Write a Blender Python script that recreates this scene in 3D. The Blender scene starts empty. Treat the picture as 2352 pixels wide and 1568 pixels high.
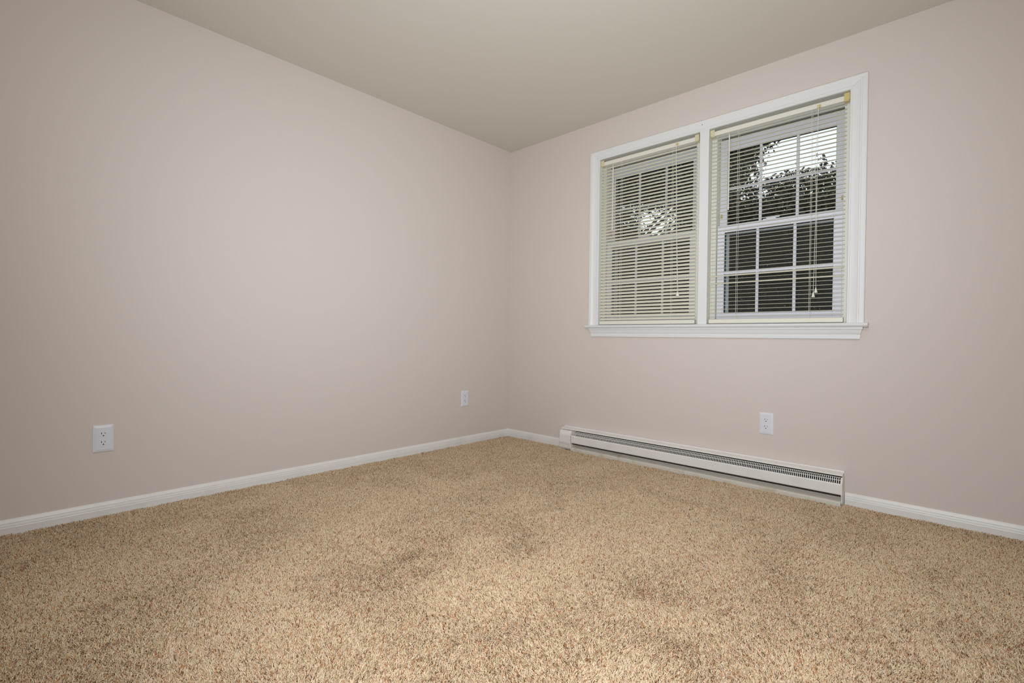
import bpy, math, random
import numpy as np
from mathutils import Vector, Matrix

S = bpy.context.scene
COL = S.collection
random.seed(7)

# ---------------------------------------------------------------- camera
CAM = Vector((2.9105, -3.0302, 0.872))
yaw, pit, rol, FPX = math.radians(43.466), math.radians(-0.514), math.radians(0.680), 1130.6
fw = Vector((-math.sin(yaw)*math.cos(pit), math.cos(yaw)*math.cos(pit), math.sin(pit)))
rt = Vector((math.cos(yaw), math.sin(yaw), 0)); up = rt.cross(fw)
r2 = rt*math.cos(rol) + up*math.sin(rol); u2 = -rt*math.sin(rol) + up*math.cos(rol)
cd = bpy.data.cameras.new('camera'); cam = bpy.data.objects.new('camera', cd); COL.objects.link(cam)
cd.sensor_width = 36; cd.lens = 36*FPX/2352; cd.clip_start = 0.02
cam.matrix_world = Matrix(((r2.x, u2.x, -fw.x, CAM.x), (r2.y, u2.y, -fw.y, CAM.y), (r2.z, u2.z, -fw.z, CAM.z), (0, 0, 0, 1)))
S.camera = cam

# ---------------------------------------------------------------- sky, lights, exposure
W = bpy.data.worlds.new('overcast_sky'); S.world = W; W.use_nodes = True
wb = W.node_tree.nodes['Background']; wb.inputs[0].default_value = (0.92, 0.985, 1.0, 1); wb.inputs[1].default_value = 1.12

def lamp(name, kind, loc, aim, power, color, **kw):
    d = bpy.data.lights.new(name, kind); d.energy = power; d.color = color
    for k, v in kw.items(): setattr(d, k, v)
    o = bpy.data.objects.new(name, d); COL.objects.link(o); o.location = loc
    o.rotation_euler = (Vector(aim)-Vector(loc)).to_track_quat('-Z', 'Y').to_euler()
    return o
lamp('camera_flash', 'SPOT', (2.85, -2.95, 1.15), (1.15, -0.80, 0.48), 156, (0.93, 1.0, 1.07), spot_size=math.radians(130), spot_blend=1.0, shadow_soft_size=0.30)
lamp('ceiling_bounce', 'AREA', (2.75, -2.8, 2.32), (1.9, -1.8, 0.0), 18, (0.93, 1.0, 1.07), shape='DISK', size=1.1)
lamp('upward_flash', 'SPOT', (2.55, -2.60, 0.75), (1.4, -1.4, 2.44), 112, (0.93, 1.0, 1.07), spot_size=math.radians(140), spot_blend=1.0, shadow_soft_size=0.25)
S.view_settings.view_transform = 'Standard'; S.view_settings.look = 'None'
S.view_settings.exposure = 0.0; S.view_settings.gamma = 1.0; S.view_settings.use_curve_mapping = False
S.cycles.use_adaptive_sampling = True; S.cycles.adaptive_threshold = 0.03; S.cycles.max_bounces = 6; S.cycles.diffuse_bounces = 4; S.cycles.glossy_bounces = 2; S.cycles.transparent_max_bounces = 12

# ---------------------------------------------------------------- materials
def srgb(r, g, b):
    f = lambda c: (c/255/12.92) if c/255 <= 0.04045 else ((c/255+0.055)/1.055)**2.4
    return (f(r), f(g), f(b), 1)
def mat(name, col, rough=0.6, bump=None, var=None, metal=0.0, spec=0.5):
    """bump=(scale, strength, distance); var=(scale, other colour, low, high)"""
    m = bpy.data.materials.new(name); m.use_nodes = True; nt = m.node_tree; N = nt.nodes; L = nt.links
    p = N['Principled BSDF']; p.inputs['Base Color'].default_value = col; p.inputs['Roughness'].default_value = rough
    p.inputs['Metallic'].default_value = metal; p.inputs['Specular IOR Level'].default_value = spec
    g = N.new('ShaderNodeNewGeometry')
    if bump:
        n = N.new('ShaderNodeTexNoise'); n.inputs['Scale'].default_value = bump[0]; n.inputs['Detail'].default_value = 4
        b = N.new('ShaderNodeBump'); b.inputs['Strength'].default_value = bump[1]; b.inputs['Distance'].default_value = bump[2]
        L.new(g.outputs['Position'], n.inputs['Vector']); L.new(n.outputs['Fac'], b.inputs['Height']); L.new(b.outputs['Normal'], p.inputs['Normal'])
    if var:
        n = N.new('ShaderNodeTexNoise'); n.inputs['Scale'].default_value = var[0]; n.inputs['Detail'].default_value = 3
        r = N.new('ShaderNodeValToRGB'); r.color_ramp.elements[0].position = var[2]; r.color_ramp.elements[1].position = var[3]
        r.color_ramp.elements[0].color = col; r.color_ramp.elements[1].color = var[1]
        L.new(g.outputs['Position'], n.inputs['Vector']); L.new(n.outputs['Fac'], r.inputs['Fac']); L.new(r.outputs['Color'], p.inputs['Base Color'])
    return m
M = {}
M['wall'] = mat('beige_wall_paint', srgb(213, 201, 192), 0.75, (260, 0.10, 0.001), spec=0.3)
M['ceiling'] = mat('textured_ceiling_paint', srgb(215, 210, 197), 0.9, (110, 0.10, 0.002), spec=0.1)
M['trim'] = mat('white_trim_paint', srgb(225, 224, 222), 0.4, (30, 0.04, 0.001))
M['base'] = mat('white_baseboard_paint', srgb(229, 226, 221), 0.4, (25, 0.05, 0.001), (6, srgb(217, 215, 212), 0.55, 0.8))
M['vinyl'] = mat('white_vinyl', srgb(222, 222, 228), 0.35)
M['cream_vinyl'] = mat('cream_window_stop', srgb(220, 217, 206), 0.4)
M['slat'] = mat('cream_blind_slat', srgb(233, 227, 209), 0.4)
M['slat_back'] = M['slat']
M['rail'] = mat('cream_blind_rail', srgb(227, 222, 207), 0.35)
M['yellowed'] = mat('yellowed_plastic', srgb(205, 186, 124), 0.4)
M['pale_yellow'] = mat('faintly_yellowed_plastic', srgb(212, 202, 166), 0.4)
M['tan'] = mat('tan_latch_plastic', srgb(196, 170, 120), 0.5)
M['cord'] = mat('white_cord', srgb(232, 228, 216), 0.7)
M['plastic'] = mat('white_outlet_plastic', srgb(222, 222, 228), 0.3)
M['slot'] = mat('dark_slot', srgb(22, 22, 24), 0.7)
M['heater'] = mat('white_heater_enamel', srgb(232, 228, 223), 0.35, None, (9, srgb(222, 216, 210), 0.5, 0.85))
M['pan'] = mat('stained_heater_pan', srgb(208, 201, 188), 0.5, None, (11, srgb(178, 160, 128), 0.55, 0.8))
M['fin'] = mat('dull_metal_fins', srgb(96, 92, 88), 0.5, metal=0.6)
M['inner'] = mat('heater_inside_shade', srgb(38, 34, 32), 0.8)
M['alu'] = mat('grey_screen_frame', srgb(176, 182, 184), 0.5)
M['bark'] = mat('tree_bark', srgb(70, 60, 50), 0.9, (30, 0.5, 0.01))
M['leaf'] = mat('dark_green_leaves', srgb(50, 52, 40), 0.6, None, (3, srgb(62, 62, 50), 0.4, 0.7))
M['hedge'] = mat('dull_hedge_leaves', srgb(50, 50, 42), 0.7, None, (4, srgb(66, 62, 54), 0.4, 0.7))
M['soil'] = mat('dark_grass_ground', srgb(58, 62, 40), 0.9, (20, 0.5, 0.02))  # dark grass green
M['backing'] = mat('carpet_backing', srgb(150, 122, 92), 0.95)

def glass_mat():
    m = bpy.data.materials.new('window_glass'); m.use_nodes = True; nt = m.node_tree; N = nt.nodes; L = nt.links; N.clear()
    o = N.new('ShaderNodeOutputMaterial'); t = N.new('ShaderNodeBsdfTransparent'); g = N.new('ShaderNodeBsdfGlossy')
    g.inputs['Roughness'].default_value = 0.0; t.inputs[0].default_value = (0.97, 0.985, 0.98, 1)
    f = N.new('ShaderNodeFresnel'); f.inputs['IOR'].default_value = 1.35; x = N.new('ShaderNodeMixShader')
    L.new(f.outputs[0], x.inputs[0]); L.new(t.outputs[0], x.inputs[1]); L.new(g.outputs[0], x.inputs[2]); L.new(x.outputs[0], o.inputs[0])
    return m
def screen_mat():
    m = bpy.data.materials.new('insect_screen_mesh'); m.use_nodes = True; nt = m.node_tree; N = nt.nodes; L = nt.links; N.clear()
    o = N.new('ShaderNodeOutputMaterial'); t = N.new('ShaderNodeBsdfTransparent'); g = N.new('ShaderNodeBsdfDiffuse')
    g.inputs[0].default_value = srgb(72, 70, 66); x = N.new('ShaderNodeMixShader'); x.inputs[0].default_value = 0.42
    L.new(t.outputs[0], x.inputs[1]); L.new(g.outputs[0], x.inputs[2]); L.new(x.outputs[0], o.inputs[0])
    return m
M['glass'] = glass_mat(); M['screen'] = screen_mat()

# ---------------------------------------------------------------- mesh helpers
class MB:
    def __init__(s): s.v = []; s.f = []
    def box(s, x0, x1, y0, y1, z0, z1):
        b = len(s.v)
        s.v += [(x, y, z) for z in (z0, z1) for y in (y0, y1) for x in (x0, x1)]
        s.f += [tuple(b+i for i in q) for q in ((0, 2, 3, 1), (4, 5, 7, 6), (0, 1, 5, 4), (2, 6, 7, 3), (0, 4, 6, 2), (1, 3, 7, 5))]
        return s
    def ring(s, x0, x1, z0, z1, wl, wr, wb_, wt, y0, y1):
        """rectangular frame: the outer box minus the inner one"""
        s.box(x0, x0+wl, y0, y1, z0, z1); s.box(x1-wr, x1, y0, y1, z0, z1)
        s.box(x0+wl, x1-wr, y0, y1, z0, z0+wb_); s.box(x0+wl, x1-wr, y0, y1, z1-wt, z1)
        return s
    def prism(s, prof, P0, P1, U, V, m0=0.0, m1=0.0):
        """extrude prof [(a,b)] from P0 to P1; a along U, b along V; m0/m1 shift the ends by m*a (mitres)"""
        P0, P1, U, V = map(Vector, (P0, P1, U, V)); d = (P1-P0).normalized(); b = len(s.v); n = len(prof)
        for P, m in ((P0, m0), (P1, m1)):
            for a, c in prof: s.v.append(tuple(P+U*a+V*c+d*(m*a)))
        for i in range(n):
            j = (i+1) % n; s.f.append((b+i, b+j, b+n+j, b+n+i))
        s.f.append(tuple(b+i for i in reversed(range(n)))); s.f.append(tuple(b+n+i for i in range(n)))
        return s
    def tube(s, pts, rad, n=8):
        if not hasattr(rad, '__len__'): rad = [rad]*len(pts)
        pts = [Vector(p) for p in pts]; b = len(s.v)
        for k, p in enumerate(pts):
            t = (pts[min(k+1, len(pts)-1)]-pts[max(k-1, 0)]).normalized()
            a = t.orthogonal().normalized() if abs(t.z) < 0.9 else Vector((1, 0, 0))
            a = (a-t*a.dot(t)).normalized(); c = t.cross(a)
            for i in range(n):
                an = 2*math.pi*i/n; s.v.append(tuple(p+(a*math.cos(an)+c*math.sin(an))*rad[k]))
        for k in range(len(pts)-1):
            for i in range(n):
                j = (i+1) % n; s.f.append((b+k*n+i, b+k*n+j, b+(k+1)*n+j, b+(k+1)*n+i))
        s.f.append(tuple(b+i for i in reversed(range(n)))); e = b+(len(pts)-1)*n; s.f.append(tuple(e+i for i in range(n)))
        return s
    def build(s, name, m, parent=None, bevel=0.0, smooth=False, seg=2):
        me = bpy.data.meshes.new(name); me.from_pydata(s.v, [], s.f); me.update()
        import bmesh
        bm = bmesh.new(); bm.from_mesh(me); bmesh.ops.recalc_face_normals(bm, faces=bm.faces)
        if bevel: bmesh.ops.bevel(bm, geom=bm.edges[:], offset=bevel, segments=seg, affect='EDGES', clamp_overlap=True)
        bm.to_mesh(me); bm.free()
        if smooth:
            me.polygons.foreach_set('use_smooth', [True]*len(me.polygons))
            me.set_sharp_from_angle(angle=math.radians(35))
        me.materials.append(m)
        o = bpy.data.objects.new(name, me); COL.objects.link(o)
        if parent: o.parent = parent
        return o
def empty(name, loc=(0, 0, 0), parent=None):
    o = bpy.data.objects.new(name, None); COL.objects.link(o); o.location = loc; o.empty_display_size = 0.1
    if parent: o.parent = parent
    return o
def tag(o, label, cat, group=None, kind=None):
    o['label'] = label; o['category'] = cat
    if group: o['group'] = group
    if kind: o['kind'] = kind
    return o
def struct(o, label=None, cat=None):
    o['kind'] = 'structure'
    if label: o['label'] = label
    if cat: o['category'] = cat
    return o

# ---------------------------------------------------------------- room shell
RX, RY, H = 3.45, -3.60, 2.44          # right wall x, near wall y, ceiling height
WX0, WX1, WZ0, WZ1 = 0.888, 2.427, 0.945, 2.172   # rough opening of the twin window
struct(MB().box(-0.12, RX+0.12, RY-0.12, 0.16, -0.15, 0.016).build('floor', M['backing']), 'carpet backing covering the whole bedroom floor', 'floor')
struct(MB().box(-0.12, RX+0.12, RY-0.12, 0.16, H, H+0.12).build('ceiling', M['ceiling']), 'lightly textured grey beige ceiling', 'ceiling')
struct(MB().box(-0.12, 0, RY, 0.16, 0, H).build('wall_left', M['wall']), 'long plain beige wall on the left with two outlets', 'wall')
w = MB(); w.box(0, WX0, 0, 0.16, 0, H).box(WX1, RX, 0, 0.16, 0, H).box(WX0, WX1, 0, 0.16, 0, WZ0).box(WX0, WX1, 0, 0.16, WZ1, H)
struct(w.build('wall_far', M['wall']), 'beige wall that holds the twin window above the heater', 'wall')
struct(MB().box(RX, RX+0.12, RY, 0.16, 0, H).build('wall_right', M['wall']), 'plain beige wall just outside the frame on the right', 'wall')
struct(MB().box(-0.12, RX+0.12, RY-0.12, RY, 0, H).build('wall_near', M['wall']), 'plain beige wall behind the camera', 'wall')

BB = 0.092
bprof = [(0, 0), (0, 0.0120), (0.058, 0.0120), (0.0625, 0.0108), (0.0655, 0.0112), (0.0700, 0.0102), (0.0745, 0.0092), (0.0775, 0.0094), (0.084, 0.0066), (0.089, 0.0045), (BB, 0.0025), (BB, 0)]
struct(MB().prism(bprof, (0, RY, 0), (0, 0, 0), (0, 0, 1), (1, 0, 0)).build('baseboard_left', M['base']), 'white moulded baseboard along the left wall', 'baseboard')
struct(MB().prism(bprof, (0, 0, 0), (0.600, 0, 0), (0, 0, 1), (0, -1, 0)).build('baseboard_far', M['base']), 'short white baseboard between room corner and heater', 'baseboard')
struct(MB().prism(bprof, (2.423, 0, 0), (RX, 0, 0), (0, 0, 1), (0, -1, 0)).build('baseboard_far', M['base']), 'white baseboard to the right of the heater', 'baseboard')

# ---------------------------------------------------------------- window casing, stool and apron
IX0, IX1, IZ0, IZ1 = 0.900, 2.415, 0.965, 2.160
SW, TW = 0.0755, 0.063
cas = [(0, 0), (0, .009), (.003, .0115), (.008, .0115), (.011, .009), (.016, .009), (.030, .0105), (.043, .014), (.047, .0165), (.051, .0165), (.054, .0185), (.072, .019), (.0755, .017), (.0755, 0)]
trim = empty('trim_1', (1.6575, 0, 0.95)); struct(trim, 'white moulded casing, sill and apron around the twin window', 'window trim')
def T(mb, name, m=M['trim'], **k):
    o = mb.build(name, m, None, **k); o.parent = trim; o.matrix_parent_inverse = Matrix.Translation(-trim.location); return o
T(MB().prism(cas, (IX0, 0, IZ0), (IX0, 0, IZ1), (-1, 0, 0), (0, -1, 0), 0, TW/SW), 'side_casing')
T(MB().prism(cas, (IX1, 0, IZ0), (IX1, 0, IZ1), (1, 0, 0), (0, -1, 0), 0, TW/SW), 'side_casing')
k = TW/SW
tc = [(0, 0), (0, .009), (.003, .0115), (.008, .0115), (.011, .009), (.014, .010), (.018, .0145), (.060*1.0, .018), (.0635, .019), (.0725, .019), (.0755, .017), (.0755, 0)]
T(MB().prism([(a*k, b) for a, b in tc], (IX0, 0, IZ1), (IX1, 0, IZ1), (0, 0, 1), (0, -1, 0), -SW/TW, SW/TW), 'head_casing')
T(MB().prism([(0, 0), (0, .0085), (.003, .0105), (.054, .0105), (.057, .0085), (.057, 0)], (1.635, 0, IZ0), (1.635, 0, IZ1), (1, 0, 0), (0, -1, 0)), 'mullion_casing')
stool = [(0.06, 0), (-.038, 0), (-.043, -.004), (-.0445, -.009), (-.043, -.014), (-.036, -.0205), (0.06, -.0205)]
T(MB().prism(stool, (0.812, 0, IZ0), (2.509, 0, IZ0), (0, 1, 0), (0, 0, 1)), 'window_stool')
# apron: moulding with its profile returned at both ends, narrower towards the bottom
a_prof = [(0, 0), (0, .026), (.010, .026), (.014, .022), (.030, .017), (.040, .012), (.044, .0135), (.060, .0125), (.063, .010), (.063, 0)]
ap = MB(); n = len(a_prof); AZ = 0.9445
for sx, xe in ((-1, 0.8575), (1, 2.4635)):
    for a, b in a_prof:
        ap.v.append((xe+sx*b*0.9, -b, AZ-a))
for i in range(n-1): ap.f.append((i, i+1, n+i+1, n+i))
ap.f.append(tuple(range(n))); ap.f.append(tuple(n+i for i in range(n))); ap.f.append((0, n, 2*n-1, n-1))
T(ap, 'apron')
nb = MB(); nb.tube([(1.652, -.014, 2.196), (1.652, -.0215, 2.196)], .0016, 8); T(nb, 'nail_head', M['slot'])
nb = MB(); nb.tube([(0.8225, -.004, 2.198), (0.8225, -.014, 2.198), (0.8225, -.017, 2.198)], [.004, .004, .002], 10); T(nb, 'nail_head', M['cord'])

# ---------------------------------------------------------------- windows
def window(idx, x0, x1, g0, g1, label, outer0, outer1, screen):
    win = empty('window_%d' % idx, ((x0+x1)/2, 0.05, 0.96)); struct(win, label, 'window')
    inv = Matrix.Translation(-win.location)
    def C(mb, name, m, parent=None, **k):
        o = mb.build(name, m, parent or win, **k)
        if parent is None: o.matrix_parent_inverse = inv
        return o
    # jamb boards lining the wall and the vinyl frame with its stops
    j = MB(); j.ring(x0-.012, x1+.012, IZ0-.020, IZ1+.012, .012, .012, .020, .012, 0.0, 0.155)
    C(j, 'jamb', M['cream_vinyl'])
    f = MB(); f.ring(x0, x1, IZ0, IZ1, outer0-.0025-x0, x1-outer1-.0025, .011, .040, .047, .150)
    f.box(x0+.006, x0+.010, .043, .047, IZ0+.01, IZ1-.04).box(x1-.010, x1-.006, .043, .047, IZ0+.01, IZ1-.04)
    # track ribs beside the upper sash
    for xx in (outer0-.001, outer1-.003): f.box(xx, xx+.004, .098, .101, 1.58, IZ1-.04)
    C(f, 'window_frame', M['cream_vinyl'])
    gap_mb = MB().box(outer0-.002, outer1+.002, .104, .128, 2.1075, 2.1125)  # dark strips painting the shade in the gaps around the sashes
    for xa in (outer0-.0024, outer1): gap_mb.box(xa, xa+.0024, .072, .088, IZ0+.02, 1.568).box(xa, xa+.0024, .108, .126, 1.58, 2.106)
    C(gap_mb, 'gap_shade_strip', M['slot'])
    LB, LT, UB, UT = 1.034, 1.529, 1.576, 2.037
    m1 = g0+(g1-g0)*0.329; m2 = g0+(g1-g0)*0.672
    def sash(name, ya, yb, z0, z1, gz0, gz1):
        s_ = C(MB().ring(outer0, outer1, z0, z1, g0-outer0, outer1-g1, gz0-z0, z1-gz1, ya, yb), name, M['vinyl'], bevel=.0015, seg=1)
        yc = (ya+yb)/2; mu = MB(); zm = (gz0+gz1)/2
        mp = [(-.0085, 0), (-.0065, .0045), (.0065, .0045), (.0085, 0), (.0065, -.0045), (-.0065, -.0045)]
        for mx in (m1, m2): mu.prism(mp, (mx, yc, gz0), (mx, yc, gz1), (1, 0, 0), (0, -1, 0))
        mu.prism([(a*1.06, b*1.18) for a, b in mp], (g0, yc, zm), (g1, yc, zm), (0, 0, 1), (0, -1, 0))
        g_ = mu.build('muntin_grid', M['vinyl'], s_); g_.matrix_parent_inverse = inv.inverted() @ inv
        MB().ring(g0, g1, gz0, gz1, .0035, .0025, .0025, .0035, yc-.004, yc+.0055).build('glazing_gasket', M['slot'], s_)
        MB().box(g0+.001, g1-.001, yc+.006, yc+.009, gz0+.001, gz1-.001).build('glass_pane', M['glass'], s_)
        return s_
    lo = sash('lower_sash', .062, .092, IZ0+.012, 1.573, LB, LT)
    upn = sash('upper_sash', .101, .131, 1.530, 2.108, UB, UT)
    # sash lock on the meeting rail and tan tilt latches on the frame
    lx = m1 + (m2-m1)*0.32
    lk = MB().box(lx-.035, lx+.035, .068, .090, 1.573, 1.580).box(lx-.016, lx+.055, .066, .076, 1.580, 1.588)
    C(lk, 'sash_lock', M['vinyl'], bevel=.002)
    for xx in (outer0+.010, outer1-.010):
        C(MB().box(xx-.006, xx+.006, .0935, .101, 1.628, 1.650), 'tilt_latch', M['tan'], bevel=.0015)
    if screen:
        sc = C(MB().ring(g0-.020, g1+.020, IZ0+.012, 1.545, .0225, .0225, .020, .020, .136, .146), 'insect_screen', M['alu'])
        MB().box(g0+.002, g1-.002, .1405, .1412, IZ0+.03, 1.526).build('screen_mesh', M['screen'], sc)
    return win
window(1, 0.900, 1.635, 0.966, 1.548, 'left half of the twin double-hung window, white sashes with grids', 0.928, 1.590, True)
window(2, 1.692, 2.415, 1.7665, 2.3385, 'right half of the twin double-hung window, white sashes with grids', 1.7245, 2.3805, True)
# post between the two units
struct(MB().box(1.647, 1.680, 0.0, .155, IZ0-.020, IZ1+.012).build('trim_2', M['cream_vinyl']), 'post between the two window halves', 'window trim')

# ---------------------------------------------------------------- venetian blinds
PITCH = 0.02265
def slat_mesh(L):
    me = MB(); W2 = 0.0125; crown = 0.0022; th = 0.0004; ns = 6
    xs = [(-L/2, .70), (-L/2+.0015, .90), (-L/2+.005, 1.0)]; nseg = 8
    xs += [(-L/2+.005+(L-.01)*i/nseg, 1.0) for i in range(1, nseg)] + [(L/2-.005, 1.0), (L/2-.0015, .90), (L/2, .70)]
    m = 2*(ns+1)
    for x, s_ in xs:
        top = [(x, s_*W2*(-1+2*i/ns), crown*(1-(s_*(-1+2*i/ns))**2)) for i in range(ns+1)]
        me.v += top + [(a, b, c-th) for a, b, c in reversed(top)]
    for k_ in range(len(xs)-1):
        for i in range(m):
            j = (i+1) % m; me.f.append((k_*m+i, k_*m+j, (k_+1)*m+j, (k_+1)*m+i))
    me.f.append(tuple(range(m))); me.f.append(tuple((len(xs)-1)*m+i for i in range(m)))
    return me
def blind(x0, x1, sx0, sx1, tilt, label, lads, wand, cordx, tass, odd, rng):
    cx = (x0+x1)/2; yc = 0.0225
    root = empty('venetian_blind', (cx, yc, 0.967)); tag(root, label, 'window blind', 'cream venetian blinds in the twin window')
    inv = Matrix.Translation(-root.location)
    def C(mb, name, m, parent=None, **k):
        o = mb.build(name, m, parent or root, **k)
        if parent is None: o.matrix_parent_inverse = inv
        return o
    hr = [(0, 0), (.025, 0), (.025, .025), (.023, .025), (.023, .002), (.002, .002), (.002, .025), (0, .025)]
    C(MB().prism(hr, (x0+.006, .010, 2.118), (x1-.006, .010, 2.118), (0, 1, 0), (0, 0, 1)), 'headrail', M['rail'])
    for a in (x0, x1-.026):
        b = MB(); b.box(a, a+.026, .0075, .0095, 2.119, 2.156).box(a, a+.026, .0095, .039, 2.153, 2.156).box(a, a+.026, .0095, .039, 2.114, 2.1175)
        e = a if a == x0 else a+.0245
        b.box(e, e+.0015, .0095, .039, 2.1175, 2.153)
        C(b, 'end_bracket', M['yellowed' if a > 2 else 'pale_yellow'], bevel=.0006, seg=1)
    zt, zb = 2.098, 1.012
    ns = int(round((zt-zb)/PITCH))+1
    proto = None
    for i in range(ns):
        z = zt-i*PITCH
        if proto is None:
            proto = slat_mesh(sx1-sx0).build('slat', M['slat'], root, smooth=True); o = proto
        else:
            o = proto.copy(); COL.objects.link(o); o.parent = root
        t = tilt + rng.uniform(-.6, .6)
        for zz, tt in odd:
            if abs(z-zz) < PITCH/2: t = tt
        o.location = ((sx0+sx1)/2-cx, 0, z-0.967); o.rotation_euler = (math.radians(t), math.radians(rng.uniform(-.05, .05)), 0)
    br = [(-.0125, 0), (.0125, 0), (.0125, .021), (.009, .0255), (0, .027), (-.009, .0255), (-.0125, .021)]
    C(MB().prism(br, (sx0, yc, .9705), (sx1, yc, .9705), (0, 1, 0), (0, 0, 1)), 'bottom_rail', M['rail'])
    ct = math.cos(math.radians(tilt)); st = math.sin(math.radians(tilt))
    for lx in lads:
        l = MB(); r = .00075
        yf, yb = yc-.0130*ct, yc+.0130*ct
        l.tube([(lx, yf, 2.118), (lx, yf, .985)], r, 5).tube([(lx, yb, 2.118), (lx, yb, .985)], r, 5)
        for i in range(ns):
            z = zt-i*PITCH
            l.tube([(lx, yf, z-.0130*st-.0006), (lx, yb, z+.0130*st-.0006)], .0004, 4)
        l.tube([(lx, yf-.0012, .985), (lx, yf-.0012, .9715)], .0016, 6)
        C(l, 'ladder_cord', M['cord'])
    # tilt wand on its hook
    wx, wz0, wz1 = wand
    wr = C(MB().tube([(wx, -.0015, wz0), (wx+.0005, -.0025, wz1+.05), (wx, -.003, wz1)], [.0036, .0036, .0042], 6), 'tilt_wand', M['rail'], smooth=False)
    h = MB().tube([(wx, .012, wz0+.022), (wx, .004, wz0+.020), (wx-.001, -.0025, wz0+.012), (wx, -.0015, wz0-.002)], .0014, 6)
    h.build('wand_hook', M['cord'], wr)
    # lift cords with tassels
    (cx0, cz0) = cordx
    lock = C(MB().box(cx0-.006, cx0+.010, .002, .010, cz0-.006, cz0+.008), 'cord_lock', M['yellowed'], bevel=.0012)
    for q, (tx, tz, bow) in enumerate(tass):
        pts = []
        for s_ in np.linspace(0, 1, 24):
            x = cx0+(tx-cx0)*s_**1.5 + bow*math.exp(-((s_-.30)/.10)**2) ; z = cz0+(tz+.02-cz0)*s_
            pts.append((x+q*.0012, -.0015-.002*s_-.0012*q, z))
        c = C(MB().tube(pts, .0010, 6), 'lift_cord', M['cord'])
        ex = pts[-1][0]; ey = pts[-1][1]
        tm = MB().tube([(ex, ey, tz+.023), (ex, ey, tz+.018), (ex, ey, tz+.006), (ex, ey, tz-.001), (ex, ey, tz-.004)], [.0018, .0030, .0062, .0086, .0080], 12)
        tm.build('cord_tassel', M['cord'], c, smooth=True)
    return root
rng = random.Random(3)
blind(0.9015, 1.622, 0.9035, 1.609, 42, 'cream venetian blind on the left window half, slats tilted nearly shut', (1.067, 1.447), (1.009, 2.090, 1.640), (1.478, 2.128), [(1.500, 1.153, 0.0), (1.5045, 1.150, .004)], [], rng)
blind(1.6935, 2.411, 1.6985, 2.396, 5, 'cream venetian blind on the right window half, slats held open', (1.858, 2.240), (1.811, 2.096, 1.648), (2.271, 2.124), [(2.2745, 1.132, 0.0), (2.262, 1.109, -.010)], [(1.258, 27), (1.213, 24)], rng)

# ---------------------------------------------------------------- wall outlets
def outlet(origin, ax, nrm, label):
    """ax = unit vector along the wall (to the viewer's right), nrm = out of the wall"""
    root = empty('wall_outlet', origin); tag(root, label, 'electrical outlet', 'white duplex outlets low on the walls')
    ax, nrm = Vector(ax), Vector(nrm)
    R = Matrix((ax, (0, 0, 1), nrm)).transposed().to_4x4()   # local x=right, y=up, z=out
    root.matrix_world = Matrix.Translation(origin) @ R
    w2, h2 = .0375, .0615
    p = MB()
    rings = [(w2, h2, 0), (w2, h2, .0025), (w2-.002, h2-.002, .0040), (w2-.011, h2-.011, .0062), (w2-.013, h2-.013, .0064)]
    for a, b, c in rings: p.v += [(-a, -b, c), (a, -b, c), (a, b, c), (-a, b, c)]
    for k_ in range(len(rings)-1):
        for i in range(4):
            j = (i+1) % 4; p.f.append((k_*4+i, k_*4+j, k_*4+4+j, k_*4+4+i))
    p.f.append((3, 2, 1, 0)); e = 4*(len(rings)-1); p.f.append((e, e+1, e+2, e+3))
    p.build('cover_plate', M['plastic'], root)
    for cy in (.0197, -.0197):
        rc = MB(); n_ = 24; pr = []
        for i in range(n_):
            an = 2*math.pi*i/n_; pr.append((.0172*math.cos(an), max(-.0135, min(.0135, .0172*math.sin(an)))))
        for z in (.006, .0072): rc.v += [(a, cy+b, z) for a, b in pr]
        for i in range(n_): rc.f.append((i, (i+1) % n_, n_+(i+1) % n_, n_+i))
        rc.f.append(tuple(n_+i for i in range(n_))); rc.f.append(tuple(reversed(range(n_))))
        r_ = rc.build('receptacle', M['plastic'], root)
        sl = MB().box(-.0078, -.0052, cy+.0008, cy+.0086, .0070, .0075).box(.0052, .0072, cy+.0018, cy+.0080, .0070, .0075)
        sl.tube([(0, cy-.0062, .0070), (0, cy-.0062, .0075)], .0027, 12)
        sl.build('socket_slots', M['slot'], r_)
    MB().tube([(0, 0, .0062), (0, 0, .0075), (0, 0, .0079)], [.0030, .0030, .0018], 12).build('screw', M['plastic'], root)
    return root
outlet((0, -2.6805, 0.385), (0, 1, 0), (1, 0, 0), 'white outlet on the left wall nearest the camera, far from the corner')
outlet((0, -0.489, 0.3875), (0, 1, 0), (1, 0, 0), 'small looking white outlet on the left wall close to the room corner')
outlet((2.0405, 0, 0.3975), (1, 0, 0), (0, -1, 0), 'white outlet under the window above the baseboard heater')

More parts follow.
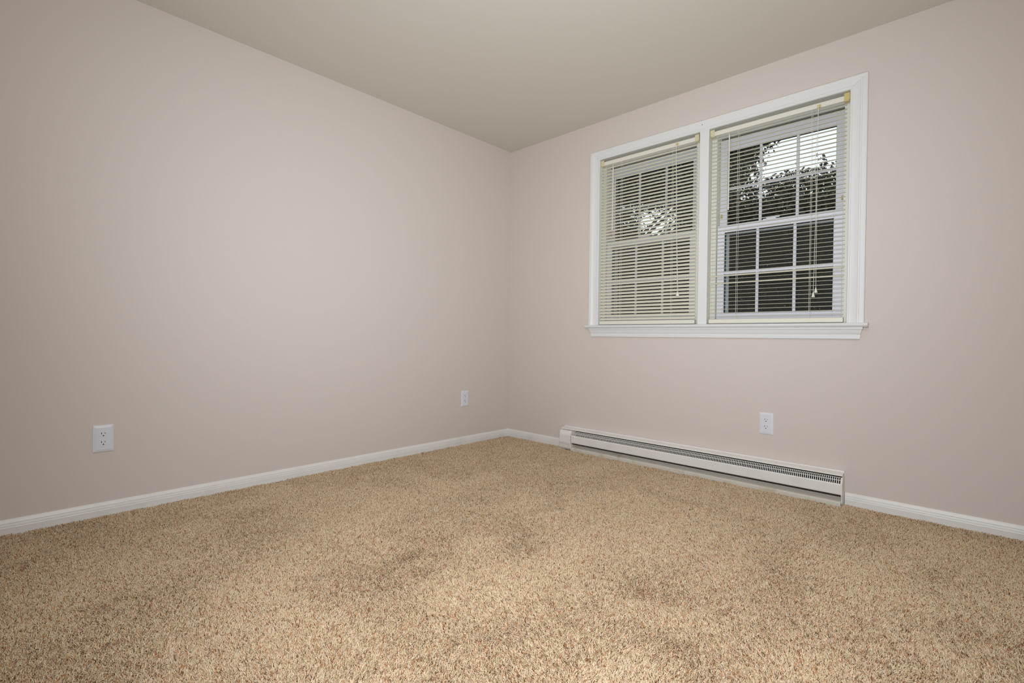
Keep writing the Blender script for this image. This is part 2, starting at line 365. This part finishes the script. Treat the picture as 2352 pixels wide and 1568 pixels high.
# ---------------------------------------------------------------- baseboard heater
HX0, HX1 = 0.612, 2.418
heater = empty('baseboard_heater', ((HX0+HX1)/2, -0.03, 0.02)); tag(heater, 'long white electric baseboard heater with slotted grille below the window', 'heater')
hinv = Matrix.Translation(-heater.location)
def HC(mb, name, m, parent=None, **k):
    o = mb.build(name, m, parent or heater, **k)
    if parent is None: o.matrix_parent_inverse = hinv
    return o
def sheet(prof, x0, x1, th=.0014):
    """thin bent sheet from an open profile [(out, z)]"""
    mb = MB(); n_ = len(prof); pts = [Vector((a, b)) for a, b in prof]; off = []
    for i, p in enumerate(pts):
        t = (pts[min(i+1, n_-1)]-pts[max(i-1, 0)]).normalized(); off.append(p+Vector((-t.y, t.x))*th)
    full = [(-p.x, p.y) for p in pts] + [(-p.x, p.y) for p in reversed(off)]
    m_ = len(full)
    for x in (x0, x1): mb.v += [(x, a, b) for a, b in full]
    for i in range(m_):
        j = (i+1) % m_; mb.f.append((i, j, m_+j, m_+i))
    for i in range(n_-1):
        mb.f.append((i, i+1, m_-2-i, m_-1-i)); mb.f.append((m_+i, m_+i+1, m_+m_-2-i, m_+m_-1-i))
    return mb
# back panel with the folded top hood
HC(sheet([(.0015, .030), (.0015, .1975), (.004, .2005), (.008, .1995), (.011, .1945), (.022, .1925), (.044, .1875), (.050, .1845), (.0515, .1815)], HX0+.004, HX1), 'back_panel', M['heater'])
# grille: two rows of slots, curving down to the front
gx0, gx1 = 0.712, HX1-.004
gp = [(.0515, .1752), (.0555, .1705), (.0600, .1625), (.0645, .1530), (.0670, .1440)]
g = MB(); npt = 192
nx = int((gx1-gx0)/.0093)
def strip(x, w_):
    for (a0, b0), (a1, b1) in zip(gp[:-1], gp[1:]):
        b_ = len(g.v)
        for (a, b) in ((a0, b0), (a1, b1)):
            g.v.extend([(x, -a, b), (x+w_, -a, b), (x+w_, -a+.0016, b-.0004), (x, -a+.0016, b-.0004)])
        for q in ((0, 1, 5, 4), (1, 2, 6, 5), (2, 3, 7, 6), (3, 0, 4, 7)): g.f.append(tuple(b_+i for i in q))
for i in range(nx+1): strip(gx0+i*(gx1-gx0-.0032)/nx, .0032)
for (a, b, hh) in ((.0519, .1745, .0010), (.0603, .1622, .0013), (.0672, .1436, .0022)):
    g.box(gx0, gx1, -a-.0004, -a+.0014, b-hh, b+hh)
HC(g, 'grille', M['heater'])
# front panel
HC(sheet([(.0672, .1450), (.0690, .1400), (.0690, .0930), (.0675, .0905), (.0600, .0900)], 0.722, HX1-.003), 'front_panel', M['heater'])
# end caps
cp = [(0, .032), (-.052, .032), (-.062, .046), (-.0655, .070), (-.0710, .086), (-.0710, .142), (-.0690, .152), (-.0610, .168), (-.0560, .1750), (-.050, .1768), (0, .1860)]
HC(MB().prism(cp, (HX0, 0, 0), (0.7145, 0, 0), (0, 1, 0), (0, 0, 1)), 'end_cap', M['heater'], bevel=.0025)
HC(MB().prism([(a, b) for a, b in cp], (HX1-.003, 0, 0), (HX1+.002, 0, 0), (0, 1, 0), (0, 0, 1)), 'end_cap', M['heater'])
# bottom pan and its stained lip
HC(sheet([(.006, .100), (.012, .085), (.034, .064), (.052, .058), (.062, .0565), (.068, .053), (.0705, .048), (.0710, .036), (.0705, .022)], 0.7165, HX1-.003, -.0014), 'bottom_pan', M['pan'])
# heating element: tube with fins, seen dark through the slots
el = MB().tube([(0.72, -.030, .110), (HX1-.01, -.030, .110)], .006, 8)
for i in range(150):
    x = 0.74+i*(HX1-.03-.74)/149; el.box(x, x+.0008, -.050, -.012, .092, .135)
HC(el, 'heating_element', M['fin'])
HC(MB().box(0.716, HX1-.004, -.0042, -.0030, .034, .185).box(0.7165, HX1-.004, -.050, -.046, .0775, .128), 'shade_liner', M['inner'])  # dark back sheet, plus a strip painting the shadow gap under the front panel

# ---------------------------------------------------------------- carpet pile
CARPET_DENSITY = 165000
def carpet():
    rs = np.random.RandomState(11)
    x0, x1, y0, y1 = 0.014, RX-.01, RY+.01, -0.014
    n = int((x1-x0)*(y1-y0)*CARPET_DENSITY)
    x = rs.uniform(x0, x1, n); y = rs.uniform(y0, y1, n)
    # thin out what lies behind the camera, and keep out of the heater's footprint
    f = (x-CAM.x)*fw.x+(y-CAM.y)*fw.y
    keep = (f > 0.75) | (rs.rand(n) < 0.25)
    keep &= ~((y > -.066) & (x > HX0+.02) & (x < HX1))
    x, y = x[keep], y[keep]; n = len(x)
    def noise(px, py, sc, seed):
        r = np.random.RandomState(seed); G = r.rand(64, 64)
        u, v = px*sc+17.3, py*sc+31.7; iu, iv = np.floor(u).astype(int), np.floor(v).astype(int); fu, fv = u-iu, v-iv
        fu = fu*fu*(3-2*fu); fv = fv*fv*(3-2*fv); a = lambda i, j: G[(iu+i) % 64, (iv+j) % 64]
        return (a(0, 0)*(1-fu)+a(1, 0)*fu)*(1-fv)+(a(0, 1)*(1-fu)+a(1, 1)*fu)*fv
    # brushed lean of the pile, in patches left by feet and the vacuum cleaner
    la = 2*math.pi*(noise(x, y, 2.3, 1)*1.2+noise(x, y, 6.0, 2)*.6)
    lm = .25+.75*noise(x, y, 4.0, 3)
    lx, ly = np.cos(la)*lm, np.sin(la)*lm
    st = np.sin((x*.80+y*.60)*9.0+4*noise(x, y, 1.5, 9))
    lx += .25*st; ly += .18*st
    # a few trodden spots where the pile leans back towards the room
    for (px, py, rr, am) in ((1.44, -1.95, .21, 2.4), (1.50, -1.45, .18, 1.9), (1.62, -1.62, .12, 1.7), (2.12, -1.50, .14, 1.6), (0.98, -1.25, .18, 1.0), (2.45, -.95, .18, 1.1), (1.95, -1.95, .15, 1.3), (2.35, -1.75, .13, 1.2), (.75, -2.3, .22, .9)):
        g_ = am*np.exp(-(((x-px)**2+(y-py)**2)/(rr*rr))*1.4)*(.4+1.1*noise(x, y, 14, 5))
        lx -= g_*(fw.x)*.9; ly -= g_*(fw.y)*.9
    tw = rs.uniform(0, 2*math.pi, n); k1 = rs.normal(0, .55, n); k2 = rs.normal(0, .55, n)
    ln = rs.uniform(.014, .022, n)*(.86+.28*noise(x, y, 26, 8))
    # clump neighbouring yarns a little
    dx, dy = lx*.55+k1, ly*.55+k2
    cl = noise(x, y, 90, 12)-.5; cl2 = noise(x, y, 90, 13)-.5
    dx += cl*1.2; dy += cl2*1.2
    P = np.zeros((n, 4, 3), np.float32); P[:, 0, 0] = x; P[:, 0, 1] = y; P[:, 0, 2] = .015
    for i, (h, b) in enumerate(((.36, .25), (.70, .62), (1.0, 1.05)), 1):
        hx, hy = dx*b*.8, dy*b*.8; nn = np.sqrt(hx*hx+hy*hy+1)
        step = ln*(h-(0, .36, .70)[i-1])
        cu = .28*np.sin(tw+i*1.9); cv = .28*np.cos(tw+i*1.9)
        P[:, i, 0] = P[:, i-1, 0]+step*(hx/nn+cu); P[:, i, 1] = P[:, i-1, 1]+step*(hy/nn+cv); P[:, i, 2] = P[:, i-1, 2]+step/nn
    P[:, :, 0] = np.maximum(P[:, :, 0], .0128); P[:, :, 1] = np.minimum(P[:, :, 1], -.0128)
    R = np.empty((n, 4), np.float32); rr = rs.uniform(.00072, .00108, n)
    for i, q in enumerate((1.0, 1.05, 1.0, .62)): R[:, i] = rr*q
    # yarn colours: mostly beige, some tan, a few rust and brown flecks
    pal = np.array([srgb(224, 201, 168), srgb(216, 191, 156), srgb(232, 213, 184), srgb(202, 172, 136), srgb(190, 132, 90), srgb(122, 88, 62)])
    pick = rs.choice(6, n, p=[.33, .24, .15, .12, .09, .07])
    colr = pal[pick]*rs.uniform(.90, 1.08, (n, 1)); colr[:, 3] = 1
    cu = bpy.data.hair_curves.new('carpet'); cu.add_curves([4]*n)
    cu.attributes['position'].data.foreach_set('vector', P.ravel())
    ra = cu.attributes.get('radius') or cu.attributes.new('radius', 'FLOAT', 'POINT'); ra.data.foreach_set('value', R.ravel())
    ca = cu.attributes.new('yarn', 'FLOAT_COLOR', 'CURVE'); ca.data.foreach_set('color', colr.astype(np.float32).ravel())
    m = bpy.data.materials.new('beige_frieze_yarn'); m.use_nodes = True; nt = m.node_tree
    p = nt.nodes['Principled BSDF']; p.inputs['Roughness'].default_value = .85; p.inputs['Specular IOR Level'].default_value = .15
    a = nt.nodes.new('ShaderNodeAttribute'); a.attribute_name = 'yarn'; nt.links.new(a.outputs['Color'], p.inputs['Base Color'])
    cu.materials.append(m)
    o = bpy.data.objects.new('carpet', cu); COL.objects.link(o)
    tag(o, 'beige wall to wall frieze carpet with rust and tan flecks', 'carpet', kind='stuff')
carpet()

# ---------------------------------------------------------------- outside: trees and hedge
MB().box(-14, 14, .17, 22, -.9, -.8).build('ground', M['soil'])
struct(bpy.data.objects['ground'], 'dark grassy ground outside the window', 'ground')
def leaves(name, pts, size, m, parent, seed):
    """pts (n,3): one folded leaf blade at each point"""
    r = np.random.RandomState(seed); n = len(pts)
    d = r.normal(size=(n, 3)); d[:, 2] -= .4; d /= np.linalg.norm(d, axis=1)[:, None]
    e = np.cross(d, r.normal(size=(n, 3))); e /= np.linalg.norm(e, axis=1)[:, None]; u = np.cross(d, e)
    s_ = (size*r.uniform(.6, 1.25, n))[:, None]
    V = np.stack([pts-d*s_*.5, pts+e*s_*.27+u*s_*.07, pts+d*s_*.55, pts-e*s_*.27+u*s_*.07], 1).reshape(-1, 3)
    b = np.arange(n)*4; F = np.stack([b, b+1, b+2, b, b+2, b+3], 1).reshape(-1)
    me = bpy.data.meshes.new(name); me.vertices.add(n*4); me.vertices.foreach_set('co', V.ravel().astype(np.float32))
    me.loops.add(n*6); me.loops.foreach_set('vertex_index', F.astype(np.int32)); me.polygons.add(n*2)
    me.polygons.foreach_set('loop_start', np.arange(n*2, dtype=np.int32)*3); me.update(calc_edges=True)
    me.materials.append(m); o = bpy.data.objects.new(name, me); COL.objects.link(o)
    o.parent = parent; o.matrix_parent_inverse = Matrix.Translation(-parent.location); return o
def tree(base, h, clusters, nleaf, size, label, seed, m):
    root = empty('tree', base); tag(root, label, 'tree', 'trees outside the window')
    r = np.random.RandomState(seed); B = Vector(base); tr = MB()
    top = Vector((base[0]+.2, base[1], base[2]+h))
    tr.tube([B, B.lerp(top, .35)+Vector((.06, 0, 0)), B.lerp(top, .7)-Vector((.05, 0, 0)), top], [.15, .12, .08, .03], 10)
    P = []
    tot = sum(c[3]*c[4]*c[5]*c[6] for c in clusters)
    for (cx, cy, cz, rx, ry, rz, w_) in clusters:
        c = Vector((cx, cy, cz)); s0 = B.lerp(top, .45); tr.tube([s0, (s0+c)/2+Vector((0, 0, .1)), c], [.05, .03, .012], 6)
        n = int(nleaf*rx*ry*rz*w_/tot)
        # twigs, each with a spray of leaves
        nt_ = max(n//14, 1); q = r.normal(size=(nt_, 3)); q /= np.linalg.norm(q, axis=1)[:, None]; q *= (r.rand(nt_, 1)**(1/2.4))
        tw = np.array([cx, cy, cz])+q*np.array([rx, ry, rz])
        dr = q+r.normal(0, .5, (nt_, 3)); dr[:, 2] -= .2; dr /= np.linalg.norm(dr, axis=1)[:, None]
        t = r.uniform(-.5, .5, (nt_, 14, 1)); P.append((tw[:, None, :]+dr[:, None, :]*t*.42+r.normal(0, .035, (nt_, 14, 3))).reshape(-1, 3))
        for k_ in range(min(nt_, 26)):
            tr.tube([c, Vector(tw[k_])], [.008, .003], 4)
    tk = tr.build('trunk', M['bark'], root); tk.matrix_parent_inverse = Matrix.Translation(-root.location)
    leaves('foliage', np.concatenate(P), size, m, root, seed+1)
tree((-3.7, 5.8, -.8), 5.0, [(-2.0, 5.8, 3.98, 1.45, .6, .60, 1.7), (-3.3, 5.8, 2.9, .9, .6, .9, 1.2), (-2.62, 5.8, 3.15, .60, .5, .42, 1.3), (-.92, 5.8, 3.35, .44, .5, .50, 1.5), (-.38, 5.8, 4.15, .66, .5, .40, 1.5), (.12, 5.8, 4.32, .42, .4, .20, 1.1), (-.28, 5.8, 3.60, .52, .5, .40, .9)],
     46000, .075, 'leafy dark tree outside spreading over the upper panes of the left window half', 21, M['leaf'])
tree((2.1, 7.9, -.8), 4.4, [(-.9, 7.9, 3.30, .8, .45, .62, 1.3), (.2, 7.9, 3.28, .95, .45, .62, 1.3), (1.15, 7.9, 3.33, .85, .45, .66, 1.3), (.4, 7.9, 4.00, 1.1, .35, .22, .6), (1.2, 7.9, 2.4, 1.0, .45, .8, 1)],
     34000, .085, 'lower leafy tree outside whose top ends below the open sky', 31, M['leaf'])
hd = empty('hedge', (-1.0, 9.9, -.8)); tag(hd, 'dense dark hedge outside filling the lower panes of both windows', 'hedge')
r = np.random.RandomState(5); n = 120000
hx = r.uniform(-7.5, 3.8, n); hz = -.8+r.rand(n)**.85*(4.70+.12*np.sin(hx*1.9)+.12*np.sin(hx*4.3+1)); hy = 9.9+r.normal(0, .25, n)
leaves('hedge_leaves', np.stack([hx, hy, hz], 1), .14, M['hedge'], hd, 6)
st = MB()
for i in range(14):
    x = -7.2+i*.8; st.tube([(x, 9.95, -.8), (x+.1, 9.9, 1.2), (x-.05, 9.95, 2.6)], [.07, .05, .02], 7)
so = st.build('hedge_stems', M['bark'], hd); so.matrix_parent_inverse = Matrix.Translation(-hd.location)
